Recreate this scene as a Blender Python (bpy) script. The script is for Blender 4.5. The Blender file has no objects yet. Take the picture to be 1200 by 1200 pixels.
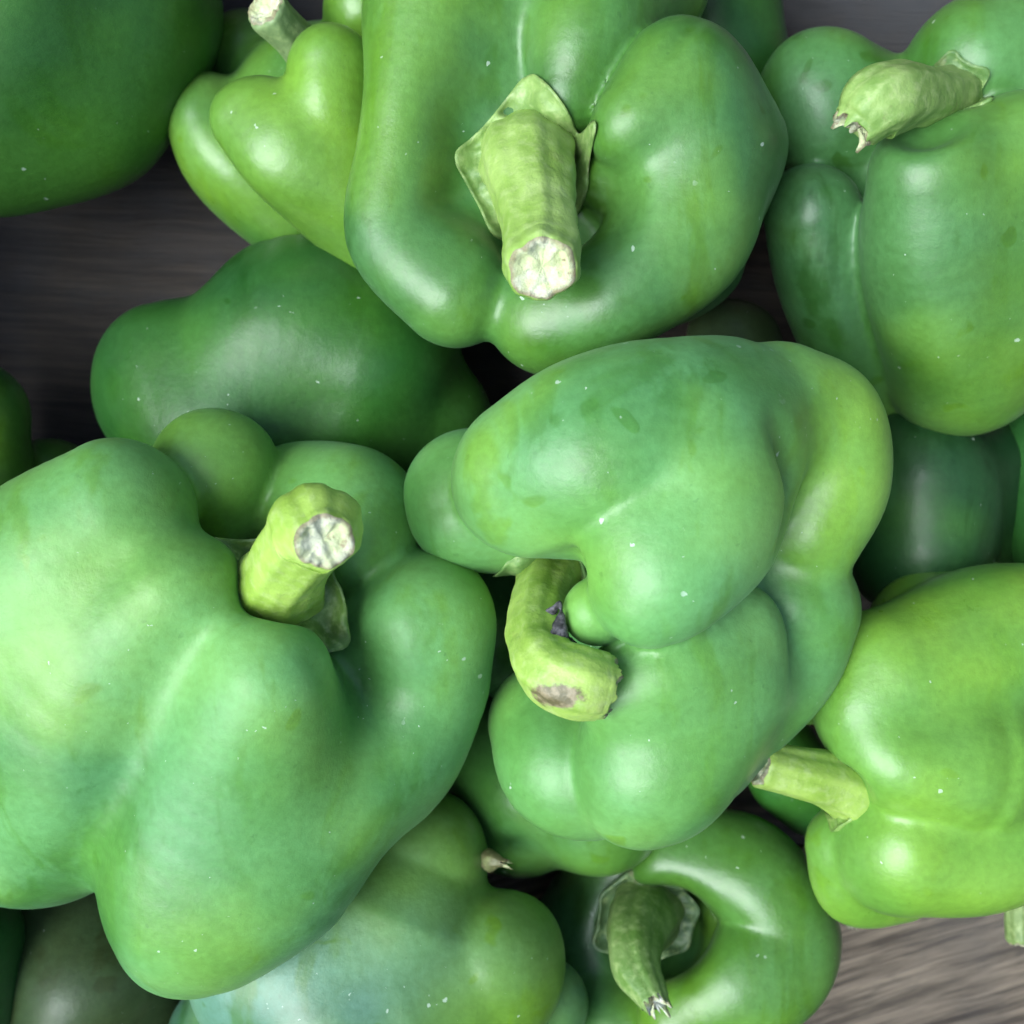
import bpy, math
import numpy as np
from mathutils import Vector

sc = bpy.context.scene
# ---------------------------------------------------------------- camera, world, sun, exposure
CAM_H, FPX = 330.0, 1300.0            # camera height over the crate floor (mm), focal length in pixels of a 1200 px frame
cam = bpy.data.cameras.new("camera")
cam_o = bpy.data.objects.new("camera", cam)
sc.collection.objects.link(cam_o)
cam.sensor_width = 36.0
cam.lens = 36.0 * FPX / 1200.0
cam.clip_start, cam.clip_end = 0.01, 20.0
cam_o.location = (0, 0, CAM_H / 1000)
cam_o.rotation_euler = (0, 0, 0)
cam.dof.use_dof = True
cam.dof.focus_distance = 0.222
cam.dof.aperture_fstop = 17.0
sc.camera = cam_o

SUN_EL, SUN_AZ = math.radians(54), math.radians(-108)     # azimuth from +Y towards +X
world = bpy.data.worlds.new("World")
sc.world = world
world.use_nodes = True
wn, wl = world.node_tree.nodes, world.node_tree.links
bg = wn["Background"]
sky = wn.new("ShaderNodeTexSky")
sky.sky_type = 'NISHITA'
sky.sun_disc = False
sky.sun_elevation = SUN_EL
sky.sun_rotation = SUN_AZ
sky.air_density, sky.dust_density, sky.ozone_density = 1.0, 3.0, 1.0
wl.new(sky.outputs[0], bg.inputs[0])
bg.inputs[1].default_value = 0.06
sun = bpy.data.lights.new("sun", 'SUN')
sun_o = bpy.data.objects.new("sun", sun)
sc.collection.objects.link(sun_o)
sun.energy, sun.angle, sun.color = 1.5, math.radians(46), (0.80, 0.96, 1.0)
sd = Vector((math.sin(SUN_AZ) * math.cos(SUN_EL), math.cos(SUN_AZ) * math.cos(SUN_EL), math.sin(SUN_EL)))
sun_o.rotation_euler = sd.to_track_quat('Z', 'Y').to_euler()
sun_o.location = sd * 3
vs = sc.view_settings
vs.view_transform, vs.look, vs.exposure, vs.gamma = 'Standard', 'None', 1.76, 1.0
vs.use_curve_mapping = False
sc.cycles.use_denoising = True
sc.cycles.use_adaptive_sampling = True
sc.cycles.adaptive_threshold = 0.03
sc.cycles.max_bounces = 5
sc.cycles.diffuse_bounces = 3
sc.cycles.glossy_bounces = 2

# ---------------------------------------------------------------- helpers
def at(px, py, z):
    s = (CAM_H - z) / FPX
    return np.array([(px - 600) * s, (600 - py) * s, z])

def catmull(pts, n):
    pts = np.asarray(pts, float)
    if len(pts) == 1:
        return pts
    if len(pts) == 2:
        t = np.linspace(0, 1, 2)[:, None]
        return pts[0] * (1 - t) + pts[1] * t
    P = np.vstack([2 * pts[0] - pts[1], pts, 2 * pts[-1] - pts[-2]])
    out = []
    for i in range(1, len(P) - 2):
        for t in np.linspace(0, 1, n, endpoint=False):
            a, b, c, d = P[i - 1], P[i], P[i + 1], P[i + 2]
            out.append(0.5 * (2 * b + (c - a) * t + (2 * a - 5 * b + 4 * c - d) * t * t + (3 * b - a - 3 * c + d) * t ** 3))
    out.append(P[-2])
    return np.array(out)

class Warp:                                  # a smooth sum-of-sines field, different for each pepper
    def __init__(s, seed, wl, n=7):
        r = np.random.RandomState(seed)
        v = r.normal(size=(n, 3)); v /= np.linalg.norm(v, axis=1)[:, None]
        s.k = (v * (2 * math.pi / (wl * r.uniform(.7, 1.5, n)))[:, None]).astype(np.float32)
        s.ph = r.uniform(0, 6.28, n).astype(np.float32)
        s.n = n
    def __call__(s, P):
        return np.sin(P @ s.k.T + s.ph).sum(1) / math.sqrt(s.n)

def chain_pts(pts):
    """px, py, z, radius in px at that depth -> xyz, radius in mm"""
    q = [list(at(p[0], p[1], p[2])) + [p[3] * (CAM_H - p[2]) / FPX] for p in pts]
    return catmull(q, 7).astype(np.float32)

def chain_d(C, P):
    if len(C) == 1:
        return np.sqrt(((P - C[0, :3]) ** 2).sum(1)) - C[0, 3]
    d = None
    for a, b in zip(C[:-1], C[1:]):
        ba = b[:3] - a[:3]
        pa = P - a[:3]
        t = np.clip(pa @ ba / max(float(ba @ ba), 1e-6), 0, 1)
        pa = pa - t[:, None] * ba
        e = np.sqrt((pa * pa).sum(1)) - (a[3] + t * (b[3] - a[3]))
        d = e if d is None else np.minimum(d, e)
    return d

def smin(a, b, k):
    h = np.maximum(k - np.abs(a - b), 0) / k
    return np.minimum(a, b) - h * h * k * 0.25

class Pepper:
    def __init__(s, seed, lobes, cuts=(), k=5.0, warp=1.0, fine=.04, post=()):
        s.k = k
        s.lobes = []
        for L in lobes:
            L = L if isinstance(L, dict) else dict(p=L)
            s.lobes.append((chain_pts(L['p']), L.get('k', k), L.get('t', 0.0)))
        s.cuts = [(chain_pts(c['p']), c.get('k', 4.0)) for c in cuts]
        s.post = [(chain_pts(L['p']), L.get('k', k), L.get('t', 0.0)) for L in post]
        s.wx, s.wy, s.wz = Warp(seed, 42), Warp(seed + 1, 42), Warp(seed + 2, 42)
        s.wf = Warp(seed + 3, 22, 14)
        s.amp, s.fine = warp, fine
        c = np.vstack([l[0] for l in s.lobes])
        s.lo = (c[:, :3] - c[:, 3:4]).min(0) - 3
        s.hi = (c[:, :3] + c[:, 3:4]).max(0) + 3
    def warped(s, P):
        return P + s.amp * np.stack([s.wx(P), s.wy(P), s.wz(P)], 1).astype(np.float32)
    def d(s, P):
        P = P.astype(np.float32)
        Q = s.warped(P)
        d = None
        for C, k, t in s.lobes:
            e = chain_d(C, Q)
            d = e if d is None else smin(d, e, k)
        for C, k in s.cuts:
            d = -smin(-d, chain_d(C, Q), k)
        for C, k, t in s.post:
            d = smin(d, chain_d(C, Q), k)
        d = d + s.fine * s.wf(P)
        return np.maximum(d, 0.6 - P[:, 2])            # it lies on the crate floor
    def tint(s, P):
        Q = s.warped(P.astype(np.float32))
        w = tt = 0
        for C, k, t in s.lobes + s.post:
            e = np.exp(-np.clip(chain_d(C, Q), -30, 60) / 3.5)
            w = w + e; tt = tt + e * t
        return tt / w
    def grad(s, P, h=.4):
        g = np.stack([s.d(P + np.eye(3)[i] * h) - s.d(P - np.eye(3)[i] * h) for i in range(3)], 1)
        return g / (np.linalg.norm(g, axis=1)[:, None] + 1e-9)
    def mesh(s, vox=1.15):
        B = 4
        n = np.ceil((s.hi - s.lo) / (vox * B)).astype(int) + 1
        N = n * B + 1
        F = np.full(N, 50.0, np.float32)
        ii = np.stack(np.meshgrid(*[np.arange(k) for k in n], indexing='ij'), -1).reshape(-1, 3)
        cc = s.lo + (ii * B + B / 2) * vox
        dc = s.d(cc)
        near = np.abs(dc) < vox * B * 1.35
        for (i, j, k), v in zip(ii[~near], dc[~near]):
            if v < 0:
                F[i * B:i * B + B + 1, j * B:j * B + B + 1, k * B:k * B + B + 1] = -50.0
        off = np.stack(np.meshgrid(*[np.arange(B + 1)] * 3, indexing='ij'), -1).reshape(-1, 3)
        G = (ii[near][:, None] * B + off[None]).reshape(-1, 3)
        flat = np.unique(np.ravel_multi_index(G.T, N))
        G = np.stack(np.unravel_index(flat, N), 1)
        F.ravel()[flat] = s.d(s.lo + G * vox)
        # naive surface nets
        inside = F < 0
        c = [F[a:N[0] - 1 + a, b:N[1] - 1 + b, e:N[2] - 1 + e] for a in (0, 1) for b in (0, 1) for e in (0, 1)]
        cnt = sum((x < 0).astype(np.int8) for x in c)
        act = (cnt > 0) & (cnt < 8)
        A = np.argwhere(act)
        idx = np.full(act.shape, -1, np.int64)
        idx[tuple(A.T)] = np.arange(len(A))
        V = s.lo + (A + .5) * vox
        V = V.astype(np.float32)
        faces = []
        for ax in range(3):
            o = [x for x in range(3) if x != ax]
            sl0 = [slice(None)] * 3; sl1 = [slice(None)] * 3
            sl0[ax] = slice(0, -1); sl1[ax] = slice(1, None)
            ch = inside[tuple(sl0)] != inside[tuple(sl1)]
            E = np.argwhere(ch)
            ok = (E[:, o[0]] > 0) & (E[:, o[1]] > 0) & (E[:, o[0]] < N[o[0]] - 1) & (E[:, o[1]] < N[o[1]] - 1)
            E = E[ok]
            q = []
            for da, db in ((1, 1), (0, 1), (0, 0), (1, 0)):
                e = E.copy(); e[:, o[0]] -= da; e[:, o[1]] -= db
                q.append(idx[tuple(e.T)])
            Q = np.stack(q, 1)
            st = inside[tuple(E.T)]
            flip = st if ax != 1 else ~st
            Q[~flip] = Q[~flip][:, ::-1]
            faces.append(Q)
        Fc = np.vstack(faces)
        Fc = Fc[(Fc >= 0).all(1)]
        Ea = np.concatenate([Fc[:, [0, 1, 2, 3]].ravel(), Fc[:, [1, 2, 3, 0]].ravel()])
        Eb = np.concatenate([Fc[:, [1, 2, 3, 0]].ravel(), Fc[:, [0, 1, 2, 3]].ravel()])
        deg = np.maximum(np.bincount(Ea, minlength=len(V)), 1)
        for rnd in range(3):
            for it in range(2):
                V = V + .6 * (np.stack([np.bincount(Ea, V[Eb, c], minlength=len(V)) for c in range(3)], 1) / deg[:, None] - V)
            V = V.astype(np.float32)
            d = s.d(V)
            g = np.stack([s.d(V + np.eye(3, dtype=np.float32)[i] * .3) - d for i in range(3)], 1)
            V = V - np.clip(d, -vox, vox)[:, None] * g / (np.linalg.norm(g, axis=1)[:, None] + 1e-9)
        for it in range(1):                            # the skin rounds over the sharpest creases
            V = V + .5 * (np.stack([np.bincount(Ea, V[Eb, c], minlength=len(V)) for c in range(3)], 1) / deg[:, None] - V)
        return V, Fc

def new_mesh(name, V, F, mat, root=None, loc=None, smooth=True, attr=None):
    me = bpy.data.meshes.new(name)
    V = np.asarray(V, np.float32)
    if isinstance(F, np.ndarray):
        k = F.shape[1]
        me.vertices.add(len(V)); me.vertices.foreach_set('co', V.ravel())
        me.loops.add(F.size); me.loops.foreach_set('vertex_index', F.ravel().astype(np.int32))
        me.polygons.add(len(F))
        me.polygons.foreach_set('loop_start', np.arange(0, F.size, k, dtype=np.int32))
        me.update(calc_edges=True); me.validate()
    else:
        me.from_pydata(V.tolist(), [], F); me.update()
    me.polygons.foreach_set('use_smooth', np.full(len(me.polygons), smooth))
    if attr:
        for an, av in attr.items():
            a = me.attributes.new(an, 'FLOAT', 'POINT'); a.data.foreach_set('value', np.asarray(av, np.float32))
    me.materials.append(mat)
    ob = bpy.data.objects.new(name, me)
    sc.collection.objects.link(ob)
    if root is not None: ob.parent = root
    if loc is not None: ob.location = loc
    return ob

# ---------------------------------------------------------------- materials
class NT:
    def __init__(s, name):
        s.m = bpy.data.materials.new(name); s.m.use_nodes = True
        s.n, s.l = s.m.node_tree.nodes, s.m.node_tree.links
        s.b = s.n['Principled BSDF']
    def node(s, t, **kw):
        x = s.n.new(t)
        for k, v in kw.items(): setattr(x, k, v)
        return x
    def lk(s, a, b): s.l.new(a, b)
    def val(s, sock, v):
        if hasattr(v, 'is_output'): s.lk(v, sock)
        else: sock.default_value = v
    def noise(s, co, scale, detail=3.0, rough=.55, dist=0.0):
        x = s.node('ShaderNodeTexNoise')
        s.val(x.inputs['Vector'], co); x.inputs['Scale'].default_value = scale
        x.inputs['Detail'].default_value = detail; x.inputs['Roughness'].default_value = rough
        x.inputs['Distortion'].default_value = dist
        return x.outputs['Fac']
    def rng(s, f, a, b, c=0.0, d=1.0, mode='SMOOTHSTEP'):
        x = s.node('ShaderNodeMapRange', interpolation_type=mode)
        s.val(x.inputs['Value'], f)
        for i, v in zip((1, 2, 3, 4), (a, b, c, d)): x.inputs[i].default_value = v
        return x.outputs[0]
    def math(s, op, a, b=0.0):
        x = s.node('ShaderNodeMath', operation=op)
        s.val(x.inputs[0], a); s.val(x.inputs[1], b)
        return x.outputs[0]
    def mix(s, f, a, b):
        x = s.node('ShaderNodeMix', data_type='RGBA')
        s.val(x.inputs[0], f)
        for i, v in ((6, a), (7, b)):
            s.val(x.inputs[i], v if hasattr(v, 'is_output') else (*v, 1.0) if len(v) == 3 else v)
        return x.outputs[2]
    def mapping(s, co, scale=(1, 1, 1), loc=(0, 0, 0), rot=(0, 0, 0)):
        x = s.node('ShaderNodeMapping')
        s.lk(co, x.inputs[0]); x.inputs[1].default_value = loc; x.inputs[2].default_value = rot; x.inputs[3].default_value = scale
        return x.outputs[0]
    def co(s, kind='Object'):
        return s.node('ShaderNodeTexCoord').outputs[kind]

def pepper_mat(seed, deep, mid, yellow, bloom=.35, gloss=.5, pale=(.18, .45, .20), spec=.5):
    t = NT('pepper_skin')
    rs = np.random.RandomState(seed)
    co = t.mapping(t.co(), loc=tuple(rs.uniform(-5, 5, 3)))
    big = t.rng(t.noise(co, 22, 2.5, .5), .34, .66)
    col = t.mix(big, deep, mid)
    at_ = t.node('ShaderNodeAttribute', attribute_name='tint').outputs['Fac']
    yb = t.math('MULTIPLY', t.rng(t.noise(co, 26, 2, .5), .40, .70), .62)
    ysum = t.node('ShaderNodeClamp'); t.lk(t.math('ADD', at_, yb), ysum.inputs[0])
    col = t.mix(ysum.outputs[0], col, yellow)
    # fine cell mottling under the skin
    fine = t.noise(co, 520, 3, .6)
    dk = t.node('ShaderNodeMix', data_type='RGBA', blend_type='MULTIPLY')
    dk.inputs[0].default_value = 1
    t.lk(col, dk.inputs[6])
    g = t.rng(fine, .3, .7, .90, 1.09, 'LINEAR')
    cg = t.node('ShaderNodeCombineColor')
    for i in range(3): t.lk(g, cg.inputs[i])
    t.lk(cg.outputs[0], dk.inputs[7])
    col = dk.outputs[2]
    # waxy bloom with rubbed-off streaks and blots
    stre = t.noise(t.mapping(co, (1, .35, .6), rot=tuple(rs.uniform(0, 3, 3))), 60, 4, .6, .6)
    b1 = t.rng(t.noise(co, 30, 2.5, .5), .32, .68, .35, 1.0)
    b2 = t.rng(stre, .36, .47, .40, 1.0)
    blot = t.rng(t.noise(co, 95, 2, .45, .3), .68, .72, 1.0, .35)
    bl = t.math('MULTIPLY', t.math('MULTIPLY', b1, b2), blot)
    bl = t.math('MULTIPLY', bl, t.rng(fine, .25, .7, .75, 1.1, 'LINEAR'))
    blf = t.math('MULTIPLY', t.math('MULTIPLY', bl, bloom), t.math('SUBTRACT', 1.0, t.math('MULTIPLY', at_, .8)))
    col = t.mix(blf, col, pale)
    # pin-prick pores, dust flecks, a few brown scuffs
    jit = t.node('ShaderNodeTexNoise'); t.lk(co, jit.inputs['Vector']); jit.inputs['Scale'].default_value = 700; jit.inputs['Detail'].default_value = 1
    js = t.node('ShaderNodeVectorMath', operation='SCALE'); js.inputs['Scale'].default_value = .0018; t.lk(jit.outputs['Color'], js.inputs[0])
    ja = t.node('ShaderNodeVectorMath', operation='ADD'); t.lk(co, ja.inputs[0]); t.lk(js.outputs[0], ja.inputs[1])
    def dots(scale, rad, keep):
        v = t.node('ShaderNodeTexVoronoi'); t.lk(ja.outputs[0], v.inputs['Vector']); v.inputs['Scale'].default_value = scale
        sep = t.node('ShaderNodeSeparateColor'); t.lk(v.outputs['Color'], sep.inputs[0])
        rr = t.math('MULTIPLY', t.math('MULTIPLY', sep.outputs[1], sep.outputs[1]), rad)
        m = t.math('LESS_THAN', v.outputs['Distance'], rr)
        return t.math('MULTIPLY', m, t.math('GREATER_THAN', sep.outputs[0], keep))
    pores = dots(360, .18, .5)
    col = t.mix(t.math('MULTIPLY', pores, .16), col, tuple(.45 * x for x in deep))
    # dried water rings
    v = t.node('ShaderNodeTexVoronoi'); t.lk(ja.outputs[0], v.inputs['Vector']); v.inputs['Scale'].default_value = 75
    sp = t.node('ShaderNodeSeparateColor'); t.lk(v.outputs['Color'], sp.inputs[0])
    rad = t.math('ADD', t.math('MULTIPLY', sp.outputs[1], .12), .08)
    q = t.math('DIVIDE', v.outputs['Distance'], rad)
    ring = t.math('MULTIPLY', t.rng(q, .55, .95), t.math('LESS_THAN', q, 1.0))
    ring = t.math('MULTIPLY', ring, t.math('GREATER_THAN', sp.outputs[0], .86))
    col = t.mix(t.math('MULTIPLY', ring, .5 * bloom * bloom), col, (.50, .62, .45))
    dd = t.math('MAXIMUM', dots(230, .14, .45), dots(520, .13, .60))
    dd = t.math('MULTIPLY', dd, t.rng(t.noise(co, 48, 2, .5), .46, .54))
    col = t.mix(t.math('MULTIPLY', dd, .5), col, (.62, .72, .60))
    t.lk(col, t.b.inputs['Base Color'])
    r = t.math('ADD', t.math('MULTIPLY', bl, .16), .42 - .20 * gloss)
    r = t.math('ADD', r, t.rng(t.noise(co, 160, 3, .6), .3, .7, -.05, .07, 'LINEAR'))
    t.lk(r, t.b.inputs['Roughness'])
    t.b.inputs['IOR'].default_value = 1.45
    t.b.inputs['Specular IOR Level'].default_value = spec
    t.b.inputs['Coat Weight'].default_value = .40 * gloss
    t.b.inputs['Coat Roughness'].default_value = .28
    t.b.inputs['Sheen Weight'].default_value = .10 * bloom
    t.b.inputs['Sheen Roughness'].default_value = .45
    t.b.inputs['Sheen Tint'].default_value = (.75, .95, .85, 1)
    h = t.noise(co, 300, 5, .70)
    bp = t.node('ShaderNodeBump'); bp.inputs['Strength'].default_value = .30; bp.inputs['Distance'].default_value = .0006
    t.lk(h, bp.inputs['Height']); t.lk(bp.outputs[0], t.b.inputs['Normal'])
    return t.m

def stem_mat(seed, a=(.16, .30, .045), b=(.30, .44, .10), brown=.3):
    t = NT('stem_skin')
    rs = np.random.RandomState(seed)
    co = t.mapping(t.co(), loc=tuple(rs.uniform(-5, 5, 3)))
    col = t.mix(t.rng(t.noise(co, 90, 4, .6), .35, .65), a, b)
    st = t.noise(co, 420, 3, .6)
    col = t.mix(t.rng(st, .45, .75, 0, .4), col, (.46, .55, .24))
    br = t.math('MULTIPLY', t.rng(t.noise(co, 120, 4, .65), .60, .68), brown)
    col = t.mix(br, col, (.13, .085, .045))
    sa = t.node('ShaderNodeAttribute', attribute_name='scar').outputs['Fac']
    sa = t.rng(t.math('ADD', sa, t.math('MULTIPLY', t.math('SUBTRACT', t.noise(co, 330, 4, .65), .5), 1.3)), .45, .75, 0, .9)
    col = t.mix(sa, col, t.mix(t.rng(st, .4, .6), (.10, .065, .04), (.26, .19, .13)))
    t.lk(col, t.b.inputs['Base Color'])
    t.b.inputs['Roughness'].default_value = .5
    bp = t.node('ShaderNodeBump'); bp.inputs['Strength'].default_value = .5; bp.inputs['Distance'].default_value = .0008
    t.lk(t.math('ADD', t.noise(co, 260, 4, .6), t.math('MULTIPLY', st, .4)), bp.inputs['Height']); t.lk(bp.outputs[0], t.b.inputs['Normal'])
    return t.m

def cut_mat(seed, pale=(.60, .61, .44)):
    t = NT('cut_stem_end')
    rs = np.random.RandomState(seed)
    co = t.mapping(t.co(), loc=tuple(rs.uniform(-5, 5, 3)))
    col = t.mix(t.rng(t.noise(co, 260, 4, .6), .4, .6), pale, (.52, .56, .30))
    col = t.mix(t.rng(t.noise(co, 300, 5, .7), .58, .68, 0, .8), col, (.20, .12, .075))
    rim = t.node('ShaderNodeAttribute', attribute_name='rim').outputs['Fac']
    rim = t.math('MULTIPLY', t.rng(t.math('ADD', rim, t.math('MULTIPLY', t.noise(co, 420, 3, .6), .5)), 1.0, 1.25), .75)
    col = t.mix(rim, col, (.17, .12, .06))
    t.lk(col, t.b.inputs['Base Color'])
    t.b.inputs['Roughness'].default_value = .8
    bp = t.node('ShaderNodeBump'); bp.inputs['Strength'].default_value = .8; bp.inputs['Distance'].default_value = .001
    t.lk(t.noise(co, 500, 5, .7), bp.inputs['Height']); t.lk(bp.outputs[0], t.b.inputs['Normal'])
    return t.m

def wood_mat(seed, rot=0.0, grime=.75, lo=(.075, .054, .040), hi=(.33, .245, .18)):
    t = NT('weathered_wood')
    rs = np.random.RandomState(seed)
    co = t.mapping(t.co(), loc=tuple(rs.uniform(-3, 3, 3)), rot=(0, 0, rot))
    wr = t.noise(co, 9, 3, .5)
    wv = t.node('ShaderNodeVectorMath', operation='SCALE'); wv.inputs['Scale'].default_value = .009
    cmb = t.node('ShaderNodeCombineXYZ'); t.lk(t.math('SUBTRACT', wr, .5), cmb.inputs[1])
    t.lk(cmb.outputs[0], wv.inputs[0])
    va = t.node('ShaderNodeVectorMath', operation='ADD'); t.lk(co, va.inputs[0]); t.lk(wv.outputs[0], va.inputs[1])
    gco = t.mapping(va.outputs[0], (1, 20, 20))
    g1 = t.noise(gco, 20, 8, .68)
    g2 = t.noise(t.mapping(va.outputs[0], (1, 26, 26)), 45, 6, .7)
    col = t.mix(t.rng(g1, .36, .64), lo, hi)
    col = t.mix(t.rng(g2, .50, .68, 0, .35 + .9 * hi[0]), col, (.035, .028, .025))
    st = t.noise(co, 14, 4, .6)
    col = t.mix(t.rng(st, .62 - .4 * grime, .92 - .4 * grime, 0, grime), col, (.060, .060, .068))
    col = t.mix(t.rng(t.noise(t.mapping(co, (1, 2.4, 1)), 20, 4, .6), .58, .70, 0, .65), col, (.035, .033, .035))
    t.lk(col, t.b.inputs['Base Color'])
    t.b.inputs['Roughness'].default_value = .78
    bp = t.node('ShaderNodeBump'); bp.inputs['Strength'].default_value = .7; bp.inputs['Distance'].default_value = .0012
    t.lk(t.math('ADD', g1, t.math('MULTIPLY', g2, .6)), bp.inputs['Height']); t.lk(bp.outputs[0], t.b.inputs['Normal'])
    return t.m

# ---------------------------------------------------------------- the crate
def board(name, x0, x1, y0, y1, z0, z1, mat, root, along='x', seed=0):
    r = np.random.RandomState(seed)
    n, V, F = 14, [], []
    L0, L1, W0, W1 = (x0, x1, y0, y1) if along == 'x' else (y0, y1, x0, x1)
    b = 1.2
    for i in range(n + 1):
        u = L0 + (L1 - L0) * i / n
        j0, j1 = r.uniform(-.5, .5, 2)
        for w, z in ((W0 + j0, z0), (W1 + j1, z0), (W1 + j1, z1 - b), (W1 - b + j1, z1), (W0 + b + j0, z1), (W0 + j0, z1 - b)):
            V.append((u, w, z) if along == 'x' else (w, u, z))
    for i in range(n):
        for k in range(6):
            q = (i * 6 + k, i * 6 + (k + 1) % 6, i * 6 + 6 + (k + 1) % 6, i * 6 + 6 + k)
            F.append(q if along != 'x' else q[::-1])
    F.append(tuple(range(6)) if along == 'x' else tuple(range(5, -1, -1)))
    F.append(tuple(n * 6 + k for k in ((5, 4, 3, 2, 1, 0) if along == 'x' else range(6))))
    V = np.array(V) / 1000
    c = V.mean(0)
    return new_mesh(name, V - c, F, mat, root, tuple(c), smooth=False)

crate = bpy.data.objects.new('wooden_crate', None)
sc.collection.objects.link(crate)
crate['label'] = 'weathered grey-brown wooden crate under the heap of green peppers'
crate['category'] = 'crate'
XW, YW, WH = 196, 190, 150  # unseen crate walls, made tall to shade the upper left floor
wm = [wood_mat(50 + i, (-.32, 0, .04, 0)[i], (.45, .75, .62, .9)[i], *(((.034, .026, .023), (.072, .054, .043)) if i >= 2 else ((.10, .078, .062), (.34, .27, .21)))) for i in range(4)]  # upper planks get darker wood colours, standing in for the shade there
ys = [-190, -100, 10, 120, 190]
for i in range(len(ys) - 1):
    board('floor_plank', -XW, XW, ys[i] + .5, ys[i + 1] - .5, -12, 0, wm[i % 4], crate, 'x', i)
for i, (z0, z1) in enumerate(((-12, 70), (74, WH))):
    board('side_board', -XW, XW, YW, YW + 12, z0, z1, wm[i], crate, 'x', 10 + i)
    board('side_board', -XW, XW, -YW - 12, -YW, z0, z1, wm[i + 1], crate, 'x', 20 + i)
    board('end_board', -XW - 13, -XW - 1, -YW - 12, YW + 12, z0, z1, wm[i + 2], crate, 'y', 30 + i)
    board('end_board', XW + 1, XW + 13, -YW - 12, YW + 12, z0, z1, wm[i], crate, 'y', 40 + i)

# ---------------------------------------------------------------- stems and calyxes
def stem_parts(root, base, pts, seed, mat, cmat, ridges=6, torn=0.0, lip=.12, scar=None):
    r = np.random.RandomState(seed)
    C = catmull([list(at(p[0], p[1], p[2])) + [p[3] * (CAM_H - p[2]) / FPX] for p in pts], 9)
    te = C[-1, :3] - C[-2, :3]; te /= np.linalg.norm(te)
    for f, g in ((.10, .985), (.17, .95), (.21, .89)):           # rounded rim before the cut
        C = np.vstack([C, np.r_[C[-1 if f == .10 else -1, :3] + te * C[-1, 3] * (.10 if f == .10 else .06), C[-1, 3] * (g if f == .10 else .96)]])
    n, m = len(C), 72
    T = np.gradient(C[:, :3], axis=0); T /= np.linalg.norm(T, axis=1)[:, None]
    u = np.cross(T[0], (0.3, .9, .2)); u /= np.linalg.norm(u)
    V = []
    th = np.arange(m) / m * 2 * math.pi
    prof = .032 * np.cos(ridges * th + r.uniform(0, 6)) + .03 * np.cos(2 * th + r.uniform(0, 6)) + .013 * np.cos((ridges * 2 + 1) * th)
    jag = r.normal(size=m); jag = (jag + np.roll(jag, 1) + np.roll(jag, -1)) / 2
    wl = Warp(seed, 9)
    for i in range(n):
        u = u - T[i] * (u @ T[i]); u /= np.linalg.norm(u)
        w = np.cross(T[i], u)
        ph = th + .25 * i / n
        ring = C[i, :3] + C[i, 3] * (1 + prof)[:, None] * (np.cos(ph)[:, None] * u + np.sin(ph)[:, None] * w)
        if i == n - 1: ring = ring + T[i] * (jag * (.25 + torn))[:, None]
        V.append(ring)
    V = np.vstack(V)
    nrm = V - np.repeat(C[:, :3], m, 0)
    V += nrm / (np.linalg.norm(nrm, axis=1)[:, None] + 1e-9) * (.16 * wl(V))[:, None]
    F = np.array([[i * m + k, i * m + (k + 1) % m, (i + 1) * m + (k + 1) % m, (i + 1) * m + k] for i in range(n - 1) for k in range(m)])
    sv = np.zeros(len(V))
    if scar:
        sv = np.clip(1.6 - np.linalg.norm((V - at(*scar[:3])) / np.array(scar[3:6]), axis=1), 0, 1)
    new_st = new_mesh('stem', V / 1000 - base, F, mat, root, attr={'scar': sv})
    # the cut end: rim, sunken pith, ragged fibres
    last = V[-m:]
    wl2 = Warp(seed + 9, 2.6)
    cen = last.mean(0)
    W, rings = [last + T[-1] * .02], 7
    rad = C[-1, 3]
    for q in range(1, rings + 1):
        f = 1 - q / rings
        hgt = (.10 if q == 1 else -.02 - lip * (1 - abs(f - .35))) * rad
        p = cen + (last - cen) * f + T[-1] * hgt
        p = p + T[-1] * (wl2(p) * .07 * rad)[:, None]
        W.append(p)
    W = np.vstack(W)
    F2 = np.array([[i * m + k, i * m + (k + 1) % m, (i + 1) * m + (k + 1) % m, (i + 1) * m + k] for i in range(rings) for k in range(m)])
    new_mesh('cut_end', W / 1000 - base, F2, cmat, new_st, attr={'rim': np.repeat(1 - np.arange(rings + 1) / rings, m)})

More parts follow.
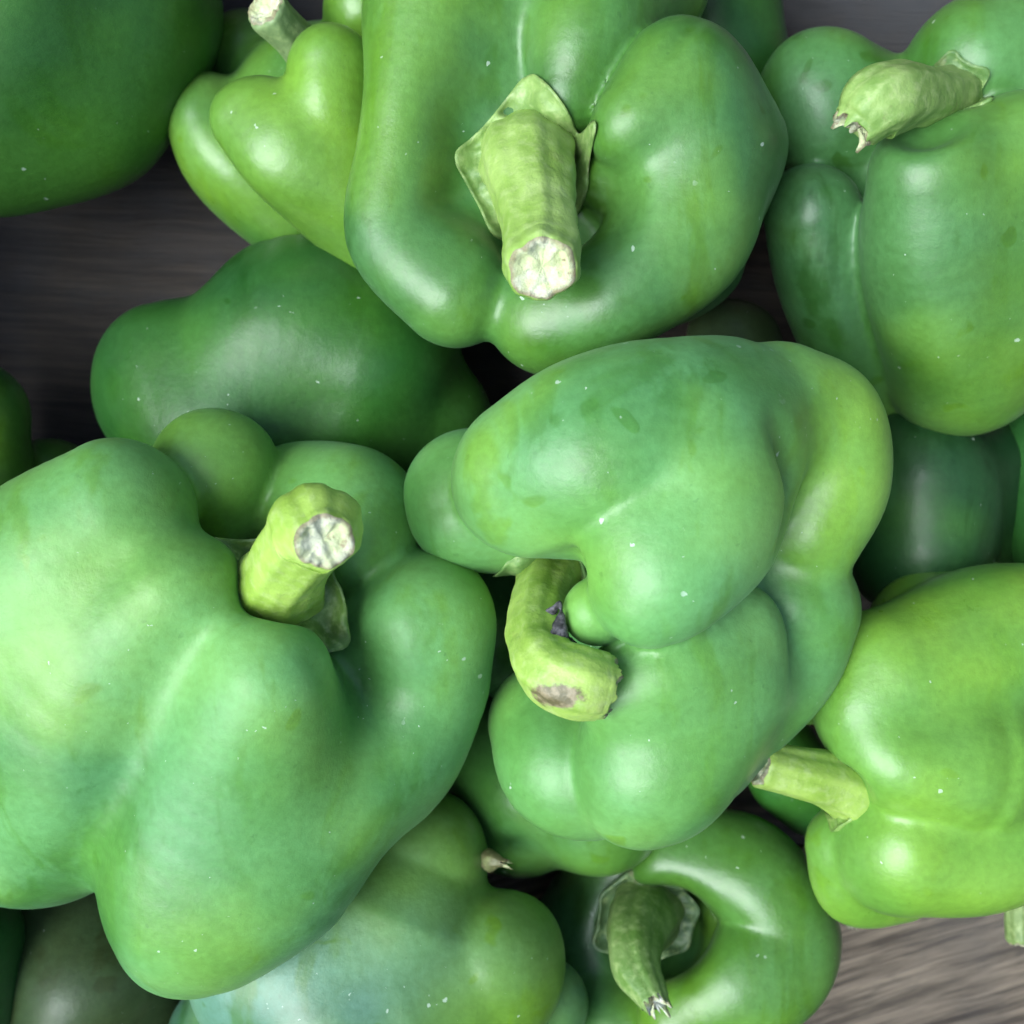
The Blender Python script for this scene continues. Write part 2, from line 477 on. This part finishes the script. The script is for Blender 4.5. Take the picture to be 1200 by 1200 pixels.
def calyx_part(root, base, P, cen, axis, r_in, outline, mat, seed, lift=.9, start=14.0, flat=None, hmax=99.0):
    """outline: list of (angle_deg, radius_mm) round the axis; the plate lies on the pepper's skin"""
    r = np.random.RandomState(seed)
    a = np.array(axis, float); a /= np.linalg.norm(a)
    c = at(*cen)
    u = np.cross((0, 1, 0), a); u /= np.linalg.norm(u)          # angles: 0 = right, 90 = up in the frame for an upright axis
    w = np.cross(a, u)
    m, nr = 120, 12
    th = np.arange(m) / m * 2 * math.pi
    oa = np.radians([o[0] % 360 for o in outline]); orr = np.array([o[1] for o in outline], float)
    so = np.argsort(oa); oa, orr = oa[so], orr[so]
    oa2, or2 = np.r_[oa[-1] - 2 * math.pi, oa, oa[0] + 2 * math.pi], np.r_[orr[-1], orr, orr[0]]
    e = np.clip(np.searchsorted(oa2, th, side='right') - 1, 0, len(oa2) - 2)
    t1, t2, r1, r2 = oa2[e], oa2[e + 1], or2[e], or2[e + 1]
    R = np.sin(t2 - t1) / (np.sin(t2 - th) / r1 + np.sin(th - t1) / r2)
    fr = (th - t1) / (t2 - t1)
    R = R * (1 - .05 * np.sin(fr * math.pi))
    R = (R + np.roll(R, 1) + np.roll(R, -1) + np.roll(R, 2) + np.roll(R, -2)) / 5
    lump = Warp(seed, 5)
    top = []
    for j in range(nr + 1):
        f = j / nr
        rr = r_in + (R - r_in) * f
        p0 = c + np.cos(th)[:, None] * u * rr[:, None] + np.sin(th)[:, None] * w * rr[:, None]
        h = np.full(m, start)
        for it in range(30):
            d = P.d(p0 + a * h[:, None])
            h = np.maximum(h - d * .8, -16)
        curl = lift + .7 * lump(p0) * (f < .95) + (.8 * max(0, f - .82) / .18) + 1.2 * (1 - f) ** 2
        top.append((p0, h, curl))
    H = np.stack([t[1] for t in top])
    H = np.minimum(H, hmax)
    if flat is not None: H = np.maximum(H, flat + 2.2 * (np.arange(nr + 1) / nr)[:, None] ** 2)
    for it in range(4):                                          # the plate is stiff: it bridges small hollows
        H[1:-1] = np.maximum(H[1:-1], .5 * (H[:-2] + H[2:]))
        H = np.maximum(H, (np.roll(H, 1, 1) + np.roll(H, -1, 1)) / 2)
    V = [t[0] + a * (H[i] + t[2])[:, None] for i, t in enumerate(top)]
    V.append(top[-1][0] + a * (H[-1] + top[-1][2] - 2.2)[:, None])
    V.append(top[-3][0] + a * (H[-3] - 2.4)[:, None])
    V = np.vstack(V)
    k_ = nr + 3
    F = np.array([[i * m + k, (i + 1) * m + k, (i + 1) * m + (k + 1) % m, i * m + (k + 1) % m] for i in range(k_ - 1) for k in range(m)])
    F = F[:, ::-1]
    new_mesh('calyx', V / 1000 - base, F, mat, root)

# ---------------------------------------------------------------- peppers
GROUP = 'green bell peppers heaped in the crate'
def build(label, seed, lobes, cuts=(), k=5.0, warp=1.0, vox=1.15, mat=None, stem=None, calyx=None, scrap=None, post=()):
    P = Pepper(seed, lobes, cuts, k, warp, post=post)
    V, F = P.mesh(vox)
    c = V.mean(0); c[2] = V[:, 2].min()
    base = c / 1000
    tint = P.tint(V)
    root = bpy.data.objects.new('bell_pepper', None)
    sc.collection.objects.link(root)
    root.location = base
    root['label'], root['category'], root['group'] = label, 'pepper', GROUP
    new_mesh('body', V / 1000 - base, F, pepper_mat(seed, **mat), root, attr={'tint': tint})
    if calyx:
        calyx_part(root, base, P, mat=stem_mat(seed + 7, **calyx.pop('cols', {})), seed=seed, **calyx)
    if stem:
        cols = stem.pop('cols', {}); cut = stem.pop('cut', {})
        stem_parts(root, base, seed=seed, mat=stem_mat(seed + 5, **cols), cmat=cut_mat(seed, **cut), **stem)
    if scrap:
        S = Pepper(seed + 400, scrap, (), 1.0, 1.1, fine=.5)
        S.wx, S.wy, S.wz, S.wf = Warp(seed + 1, 5), Warp(seed + 2, 5), Warp(seed + 3, 5), Warp(seed + 4, 2.5)
        SV, SF = S.mesh(.35)
        t = NT('withered_skin')
        cc = t.co()
        t.lk(t.mix(t.rng(t.noise(cc, 600, 4, .65), .4, .65), (.012, .011, .013), (.12, .11, .125)), t.b.inputs['Base Color'])
        t.b.inputs['Roughness'].default_value = .75
        new_mesh('withered_sepal', SV / 1000 - base, SF, t.m, root)
    return root

PALE = dict(deep=(.030, .135, .016), mid=(.076, .230, .028), yellow=(.20, .38, .030), bloom=.46, gloss=.4)
MID = dict(deep=(.010, .060, .005), mid=(.032, .122, .009), yellow=(.12, .25, .010), bloom=.24, gloss=.6)
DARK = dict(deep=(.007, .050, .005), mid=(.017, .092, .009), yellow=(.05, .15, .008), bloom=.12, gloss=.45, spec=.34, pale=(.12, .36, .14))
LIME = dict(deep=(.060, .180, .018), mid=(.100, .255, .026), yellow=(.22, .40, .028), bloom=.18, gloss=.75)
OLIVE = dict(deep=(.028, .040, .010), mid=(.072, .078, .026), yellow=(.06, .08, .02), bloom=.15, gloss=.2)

# big pepper on the wide left side
build('large pale green pepper with bulging lobes and a thick upright stem cut square', 11, [
    dict(p=[(262, 800, 50, 185)], k=8),
    dict(p=[(142, 603, 102, 88), (60, 690, 94, 126), (20, 780, 80, 130)], k=6, t=.25),
    dict(p=[(215, 695, 108, 74), (120, 800, 94, 128), (70, 930, 76, 118)], k=7),
    dict(p=[(45, 960, 74, 104), (20, 900, 70, 110)], k=4),
    dict(p=[(250, 552, 82, 78), (265, 640, 66, 76)], k=2, t=.35),
    dict(p=[(412, 612, 80, 86), (355, 600, 68, 80)], k=2, t=.1),
    dict(p=[(440, 745, 86, 58), (496, 730, 88, 80)], k=3, t=.1),
    dict(p=[(496, 730, 88, 80), (498, 812, 84, 74), (440, 890, 78, 86)], k=4, t=.1),
    dict(p=[(320, 795, 113, 74), (294, 875, 100, 114), (252, 1012, 88, 128), (230, 1062, 84, 102)], k=8, t=.05),
    dict(p=[(452, 885, 86, 76), (400, 925, 90, 86), (330, 985, 88, 108)], k=10),
    dict(p=[(405, 765, 82, 50)], k=5),
], cuts=[dict(p=[(335, 672, 122, 50), (340, 684, 96, 46), (340, 684, 86, 42)], k=4), dict(p=[(388, 765, 122, 18), (412, 820, 116, 12), (445, 868, 110, 4)], k=4),
         dict(p=[(288, 728, 128, 13), (240, 775, 127, 11), (200, 815, 127, 3)], k=6), dict(p=[(330, 540, 104, 14), (335, 620, 98, 24)], k=5)],
    k=5, warp=.7, mat=dict(PALE, gloss=.15),
    stem=dict(pts=[(328, 704, 88, 78), (325, 694, 98, 60), (335, 668, 111, 45), (358, 634, 124, 47), (372, 618, 131, 53), (379, 632, 137, 38)],
              cols=dict(a=(.24, .38, .05), b=(.36, .52, .10), brown=.1)),
    calyx=dict(cen=(333, 694, 96), axis=(.10, .05, 1), r_in=3, outline=[(0, 13), (30, 12), (75, 13), (110, 12), (146, 21), (165, 14), (205, 11), (240, 10), (275, 11), (300, 15), (322, 19), (348, 14)], flat=4.0, hmax=9.0,
               cols=dict(a=(.05, .11, .02), b=(.12, .22, .04), brown=.8)))

# hooked pepper in the middle
build('pale green pepper with deep folded lobes and a hooked stem bent sideways', 21, [
    dict(p=[(790, 690, 60, 185)], k=8),
    dict(p=[(618, 560, 104, 94), (700, 525, 110, 106), (795, 512, 108, 112), (808, 600, 112, 100), (778, 660, 117, 88), (758, 694, 119, 66)], k=3, t=.05),
    dict(p=[(722, 552, 108, 88), (790, 570, 105, 106)], k=16, t=.05),
    dict(p=[(556, 585, 86, 84), (600, 590, 84, 84)], k=1.5, t=.0),
    dict(p=[(860, 482, 100, 80), (900, 480, 96, 74)], k=12, t=.1),
    dict(p=[(915, 488, 92, 80), (955, 508, 90, 82), (968, 562, 90, 75), (946, 614, 90, 68)], k=5, t=.7),
    dict(p=[(926, 706, 84, 82), (896, 775, 82, 84), (820, 860, 84, 80)], k=3, t=.1),
    dict(p=[(860, 735, 102, 54), (790, 780, 109, 60), (722, 806, 108, 46)], k=1.8, t=.25),
    dict(p=[(848, 800, 98, 72), (775, 880, 98, 94), (752, 905, 96, 84)], k=8, t=.15),
    dict(p=[(645, 850, 80, 72), (668, 895, 86, 80), (740, 880, 84, 84)], k=1.2, t=.1),
], cuts=[dict(p=[(684, 668, 116, 22), (632, 704, 106, 40), (600, 735, 92, 58)], k=3), dict(p=[(922, 505, 122, 6), (922, 570, 115, 18), (918, 630, 116, 8)], k=6)], k=5, warp=.6, mat=PALE,
    post=[dict(p=[(702, 720, 112, 40), (735, 706, 108, 42)], k=1.2, t=.45)],
    stem=dict(pts=[(655, 672, 80, 46), (638, 700, 94, 37), (630, 748, 108, 37), (645, 784, 117, 41), (676, 799, 119, 44), (700, 803, 118, 41)], scar=(656, 812, 122, 5.5, 2.6, 6), torn=.5,
              cols=dict(a=(.22, .36, .05), b=(.34, .48, .10), brown=.15)),
    calyx=dict(cen=(640, 690, 86), axis=(-.3, -.3, 1), r_in=3, outline=[(0, 12), (40, 11), (90, 13), (120, 11), (170, 13), (200, 11), (240, 13), (300, 10)], hmax=6.0,
               cols=dict(a=(.06, .15, .04), b=(.14, .26, .07), brown=.3)),
    scrap=[[(652, 742, 116, 13), (656, 722, 116, 11), (660, 712, 114, 5)], [(648, 738, 114, 10), (664, 752, 114, 9)]])

# ring-shouldered pepper with the upright stem
build('broad green pepper with ring-shaped shoulders and a stout stem on a hexagonal calyx', 31, [
    dict(p=[(640, 190, 46, 208)], k=8),
    dict(p=[(552, 150, 70, 76), (552, 255, 70, 76)], k=9),
    dict(p=[(520, 10, 82, 92), (478, 110, 90, 54), (470, 180, 90, 52), (460, 268, 89, 54), (535, 342, 89, 64)], k=12, t=.1),
    dict(p=[(640, 372, 90, 68), (720, 344, 95, 68), (795, 275, 94, 80), (822, 190, 90, 90)], k=3, t=.15),
    dict(p=[(742, 142, 102, 48), (800, 104, 95, 74), (822, 180, 86, 94)], k=4),
    dict(p=[(790, 170, 92, 80)], k=10),
    dict(p=[(800, 200, 66, 114), (765, 260, 60, 122)], k=14),
    dict(p=[(668, 112, 92, 46), (690, 40, 88, 76), (740, -20, 76, 90)], k=1.2, t=.15),
    dict(p=[(600, 20, 76, 90), (600, -40, 60, 100)], k=7, t=.1),
    dict(p=[(500, 200, 50, 120)], k=8),
], cuts=[dict(p=[(600, 195, 130, 80), (625, 205, 119, 74)], k=13), dict(p=[(720, 236, 122, 40), (714, 238, 104, 32)], k=7), dict(p=[(700, 160, 112, 4), (757, 82, 112, 5), (825, 20, 104, 4)], k=3)], k=5, warp=.8, mat=MID,
    post=[dict(p=[(712, 214, 90, 38), (735, 232, 84, 40)], k=3, t=.6)],
    stem=dict(pts=[(618, 186, 88, 56), (619, 192, 94, 54), (624, 216, 101, 50), (632, 262, 111, 44), (635, 300, 118, 46), (635, 312, 123, 42)],
              cols=dict(a=(.22, .36, .06), b=(.32, .46, .12), brown=.15)),
    calyx=dict(cen=(616, 185, 92), axis=(0, .08, 1), r_in=6, outline=[(5, 14.5), (90, 17.5), (178, 16), (246, 17.5), (298, 16.5), (326, 16)],
               cols=dict(a=(.12, .22, .05), b=(.24, .36, .10), brown=.25)))

# pepper on the right with the torn stem
build('upright green pepper with long blocky lobes and a short torn stem bent over', 41, [
    dict(p=[(1095, 230, 46, 130)], k=7),
    dict(p=[(1092, 205, 88, 74), (1105, 300, 76, 92), (1118, 425, 56, 82)], k=3, t=.2),
    dict(p=[(1190, 190, 84, 78), (1190, 300, 68, 110), (1140, 410, 52, 84)], k=9, t=.4),
    dict(p=[(952, 245, 66, 58), (978, 330, 56, 66), (1020, 440, 38, 62)], k=2.5, t=.05),
    dict(p=[(965, 125, 56, 84), (1010, 150, 50, 90)], k=3, t=.1),
    dict(p=[(1140, 82, 68, 82), (1220, 60, 66, 90)], k=3, t=.1),
    dict(p=[(1240, 120, 66, 90)], k=6),
], cuts=[dict(p=[(1085, 118, 98, 54)], k=5)], k=4, warp=.7, mat=dict(MID, bloom=.30),
    stem=dict(pts=[(1112, 116, 78, 38), (1092, 114, 88, 32), (1060, 112, 95, 39), (1027, 122, 99, 43), (1005, 145, 98, 31)], torn=1.2,
              cols=dict(a=(.14, .26, .05), b=(.25, .37, .10), brown=.35)),
    calyx=dict(cen=(1100, 112, 82), axis=(-.25, 0, 1), r_in=3, outline=[(0, 9), (22, 12.5), (45, 9), (75, 11), (100, 8), (150, 9), (200, 10), (250, 9), (285, 11), (315, 9), (340, 12)], hmax=5.0,
               cols=dict(a=(.07, .16, .04), b=(.16, .28, .07), brown=.3)))

# lime pepper lower right
build('glossy lime green pepper with a stubby stem pointing sideways over the bare wood', 51, [
    dict(p=[(1140, 870, 58, 150)], k=14),
    dict(p=[(1045, 790, 78, 86), (1130, 770, 72, 100), (1220, 770, 70, 100)], k=6, t=.1),
    dict(p=[(1014, 838, 82, 58), (1052, 888, 86, 60), (1130, 890, 80, 96)], k=5, t=.25),
    dict(p=[(1080, 735, 54, 66), (1160, 730, 50, 70)], k=4),
    dict(p=[(1062, 992, 78, 78), (1130, 975, 74, 90), (1220, 920, 70, 100)], k=2.5, t=.2),
    dict(p=[(1000, 988, 70, 51), (1012, 1032, 66, 52), (1050, 1040, 62, 44)], k=1.5, t=.35),
    dict(p=[(945, 815, 56, 36), (1010, 790, 58, 60)], k=3, t=.3),
], cuts=[dict(p=[(992, 925, 86, 24)], k=5)], k=5, mat=LIME,
    stem=dict(pts=[(1012, 928, 74, 46), (1001, 926, 76, 40), (968, 912, 82, 34), (930, 904, 86, 31), (894, 896, 88, 28)],
              cols=dict(a=(.24, .38, .05), b=(.34, .48, .10), brown=.1)),
    calyx=dict(cen=(1003, 928, 76), axis=(-1, 0, .35), r_in=2.5, outline=[(0, 7), (45, 9), (90, 11), (135, 8), (180, 8), (225, 8), (270, 9), (315, 7)],
               cols=dict(a=(.16, .28, .06), b=(.26, .38, .08), brown=.4)))

# heart-lobed pepper behind
build('bright green pepper with a heart-shaped front lobe and a pale hollow stem', 61, [
    dict(p=[(390, 150, 40, 120)], k=10),
    dict(p=[(300, 134, 74, 48), (345, 175, 74, 62), (400, 220, 66, 72), (440, 260, 60, 70)], k=3, t=.45),
    dict(p=[(388, 84, 76, 56), (392, 150, 74, 60), (420, 220, 60, 70)], k=3, t=.4),
    dict(p=[(248, 145, 50, 50), (290, 200, 46, 66), (350, 250, 40, 62)], k=4),
    dict(p=[(430, 10, 60, 50), (450, 40, 55, 60)], k=4, t=.4),
    dict(p=[(290, 80, 34, 60), (330, 100, 34, 60)], k=4),
], k=5, mat=dict(LIME, deep=(.022, .095, .010), mid=(.050, .150, .014), yellow=(.18, .34, .022)),
    stem=dict(pts=[(370, 70, 62, 34), (350, 52, 68, 26), (330, 30, 74, 25), (314, 13, 78, 27)], lip=.35,
              cols=dict(a=(.13, .21, .07), b=(.22, .31, .13), brown=.3)))

# dark smooth pepper lying on the wood
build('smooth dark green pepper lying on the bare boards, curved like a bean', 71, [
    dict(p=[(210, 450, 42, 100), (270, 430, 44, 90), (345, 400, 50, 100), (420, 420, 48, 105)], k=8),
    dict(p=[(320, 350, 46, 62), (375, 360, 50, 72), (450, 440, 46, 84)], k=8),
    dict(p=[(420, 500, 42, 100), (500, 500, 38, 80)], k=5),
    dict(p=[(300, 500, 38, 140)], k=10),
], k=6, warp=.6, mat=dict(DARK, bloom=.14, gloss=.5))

# upper left corner
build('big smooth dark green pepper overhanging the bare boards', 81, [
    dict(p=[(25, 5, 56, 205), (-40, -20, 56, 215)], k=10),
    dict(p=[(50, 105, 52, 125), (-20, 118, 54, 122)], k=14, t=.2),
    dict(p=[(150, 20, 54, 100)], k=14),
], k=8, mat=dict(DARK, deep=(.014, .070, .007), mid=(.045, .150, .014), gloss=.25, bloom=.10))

# left edge
build('small dark green two-lobed pepper wedged low against the crate end', 91, [
    dict(p=[(-40, 500, 46, 76), (-30, 560, 44, 70)], k=4),
    dict(p=[(-30, 640, 50, 90)], k=6, t=.1),
    dict(p=[(60, 570, 24, 58), (20, 600, 26, 60)], k=3),
], k=5, mat=dict(MID, bloom=.1))

# bottom: bloomed pepper with a bluish sky sheen painted into its colour
build('green pepper with cloudy bloom, a bluish sky sheen painted in, and a withered stub on its lobe', 101, [
    dict(p=[(440, 1110, 40, 150)], k=12),
    dict(p=[(490, 1005, 54, 84), (470, 1060, 56, 110)], k=8, t=.6),
    dict(p=[(575, 1128, 60, 84), (520, 1150, 58, 110)], k=4, t=.85),
    dict(p=[(640, 1170, 46, 44), (600, 1200, 46, 60)], k=3, t=.3),
    dict(p=[(340, 1130, 54, 120), (400, 1160, 58, 130), (420, 1240, 50, 140)], k=10),
    dict(p=[(255, 1210, 44, 60), (320, 1240, 44, 100)], k=8),
], k=6, mat=dict(MID, bloom=.36, pale=(.22, .42, .46), spec=.45),  # bluish pale puts the sky's reflection into the bloom colour
    stem=dict(pts=[(574, 1008, 60, 13), (581, 1008, 62, 9), (588, 1010, 63, 5)], torn=1.0, cols=dict(a=(.10, .11, .04), b=(.17, .15, .07), brown=.6), cut=dict(pale=(.28, .22, .13))))

# bottom: ring pepper with dry stem
build('green pepper curled round a dark hollow with a dry splitting stem', 111, [
    dict(p=[(800, 1090, 10, 112)], k=8),
    dict(p=[(800, 1008, 42, 56), (880, 1030, 46, 68), (912, 1090, 48, 72), (870, 1150, 52, 70), (800, 1190, 48, 56)], k=6, t=.3),
    dict(p=[(740, 1000, 22, 60), (690, 1090, 20, 66), (715, 1180, 22, 66)], k=4),
    dict(p=[(720, 1200, 30, 70), (780, 1210, 36, 60)], k=4),
    dict(p=[(785, 985, 36, 34)], k=3),
], cuts=[dict(p=[(782, 1092, 66, 56), (765, 1088, 30, 54)], k=5)], k=5, mat=dict(MID, gloss=.7),
    stem=dict(pts=[(756, 1058, 22, 56), (756, 1068, 38, 44), (746, 1096, 54, 34), (746, 1134, 64, 29), (766, 1172, 71, 18)], torn=1.6,
              cols=dict(a=(.10, .20, .035), b=(.19, .29, .09), brown=.15), cut=dict(pale=(.7, .72, .66))),
    calyx=dict(cen=(752, 1070, 36), axis=(.1, 0, 1), r_in=5, outline=[(10, 15), (55, 14), (95, 17), (150, 14), (205, 16), (270, 12), (325, 14)], flat=2.0, hmax=7.0,
               cols=dict(a=(.05, .10, .04), b=(.10, .17, .07), brown=.4)))

# below the hooked pepper
build('mid green pepper tucked beneath the folded pepper, two rounded ends showing', 121, [
    dict(p=[(690, 930, 42, 96), (640, 900, 40, 100)], k=6),
    dict(p=[(610, 960, 36, 66), (600, 900, 36, 80)], k=3, t=.1),
    dict(p=[(740, 900, 36, 80)], k=5),
], k=5, mat=dict(MID, bloom=.25))
build('blue-green pepper deep in the gap beside the hooked stem', 131, [
    dict(p=[(575, 745, 50, 72), (600, 720, 44, 70)], k=6),
    dict(p=[(640, 780, 36, 70)], k=6)], k=5, mat=dict(DARK, mid=(.04, .15, .06), bloom=.3))
# bottom left corner
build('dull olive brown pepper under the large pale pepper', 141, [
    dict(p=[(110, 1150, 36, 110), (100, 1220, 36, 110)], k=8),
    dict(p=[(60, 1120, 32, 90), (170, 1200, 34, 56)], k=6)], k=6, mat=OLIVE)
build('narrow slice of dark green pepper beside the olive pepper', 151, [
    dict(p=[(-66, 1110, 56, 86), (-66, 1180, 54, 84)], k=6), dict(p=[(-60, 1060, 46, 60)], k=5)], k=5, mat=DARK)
# right middle
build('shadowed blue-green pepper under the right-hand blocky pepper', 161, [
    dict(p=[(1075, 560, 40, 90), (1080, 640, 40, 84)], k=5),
    dict(p=[(1140, 540, 34, 60), (1130, 640, 30, 60)], k=5)], k=5, mat=dict(DARK, deep=(.005, .030, .008), mid=(.011, .050, .012), bloom=.10, gloss=.25))  # skin colours lowered further: the shadow it lies in is painted in
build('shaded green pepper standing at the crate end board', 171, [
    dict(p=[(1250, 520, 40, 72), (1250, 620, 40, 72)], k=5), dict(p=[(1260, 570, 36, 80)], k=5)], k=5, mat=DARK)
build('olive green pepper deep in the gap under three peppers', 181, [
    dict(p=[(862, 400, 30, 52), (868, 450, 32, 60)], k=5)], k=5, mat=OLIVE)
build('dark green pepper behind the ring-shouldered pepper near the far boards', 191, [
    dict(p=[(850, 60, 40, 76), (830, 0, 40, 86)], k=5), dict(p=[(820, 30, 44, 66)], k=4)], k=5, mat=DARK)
build('small dim green pepper behind the sideways stem', 201, [
    dict(p=[(925, 905, 36, 50), (960, 930, 34, 48)], k=4), dict(p=[(900, 860, 30, 50)], k=5)], k=5, mat=DARK,
    stem=dict(pts=[(980, 1035, 34, 20), (988, 1056, 42, 15), (999, 1074, 46, 13)], torn=.8, cols=dict(a=(.25, .24, .2), b=(.4, .4, .35), brown=.4)))
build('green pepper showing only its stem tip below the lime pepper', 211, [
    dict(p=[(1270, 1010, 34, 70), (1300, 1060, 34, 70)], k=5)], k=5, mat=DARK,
    stem=dict(pts=[(1230, 1000, 40, 34), (1205, 1020, 44, 24), (1196, 1060, 48, 19), (1198, 1100, 50, 20)], cols=dict(a=(.12, .19, .05), b=(.2, .28, .1), brown=.5)))
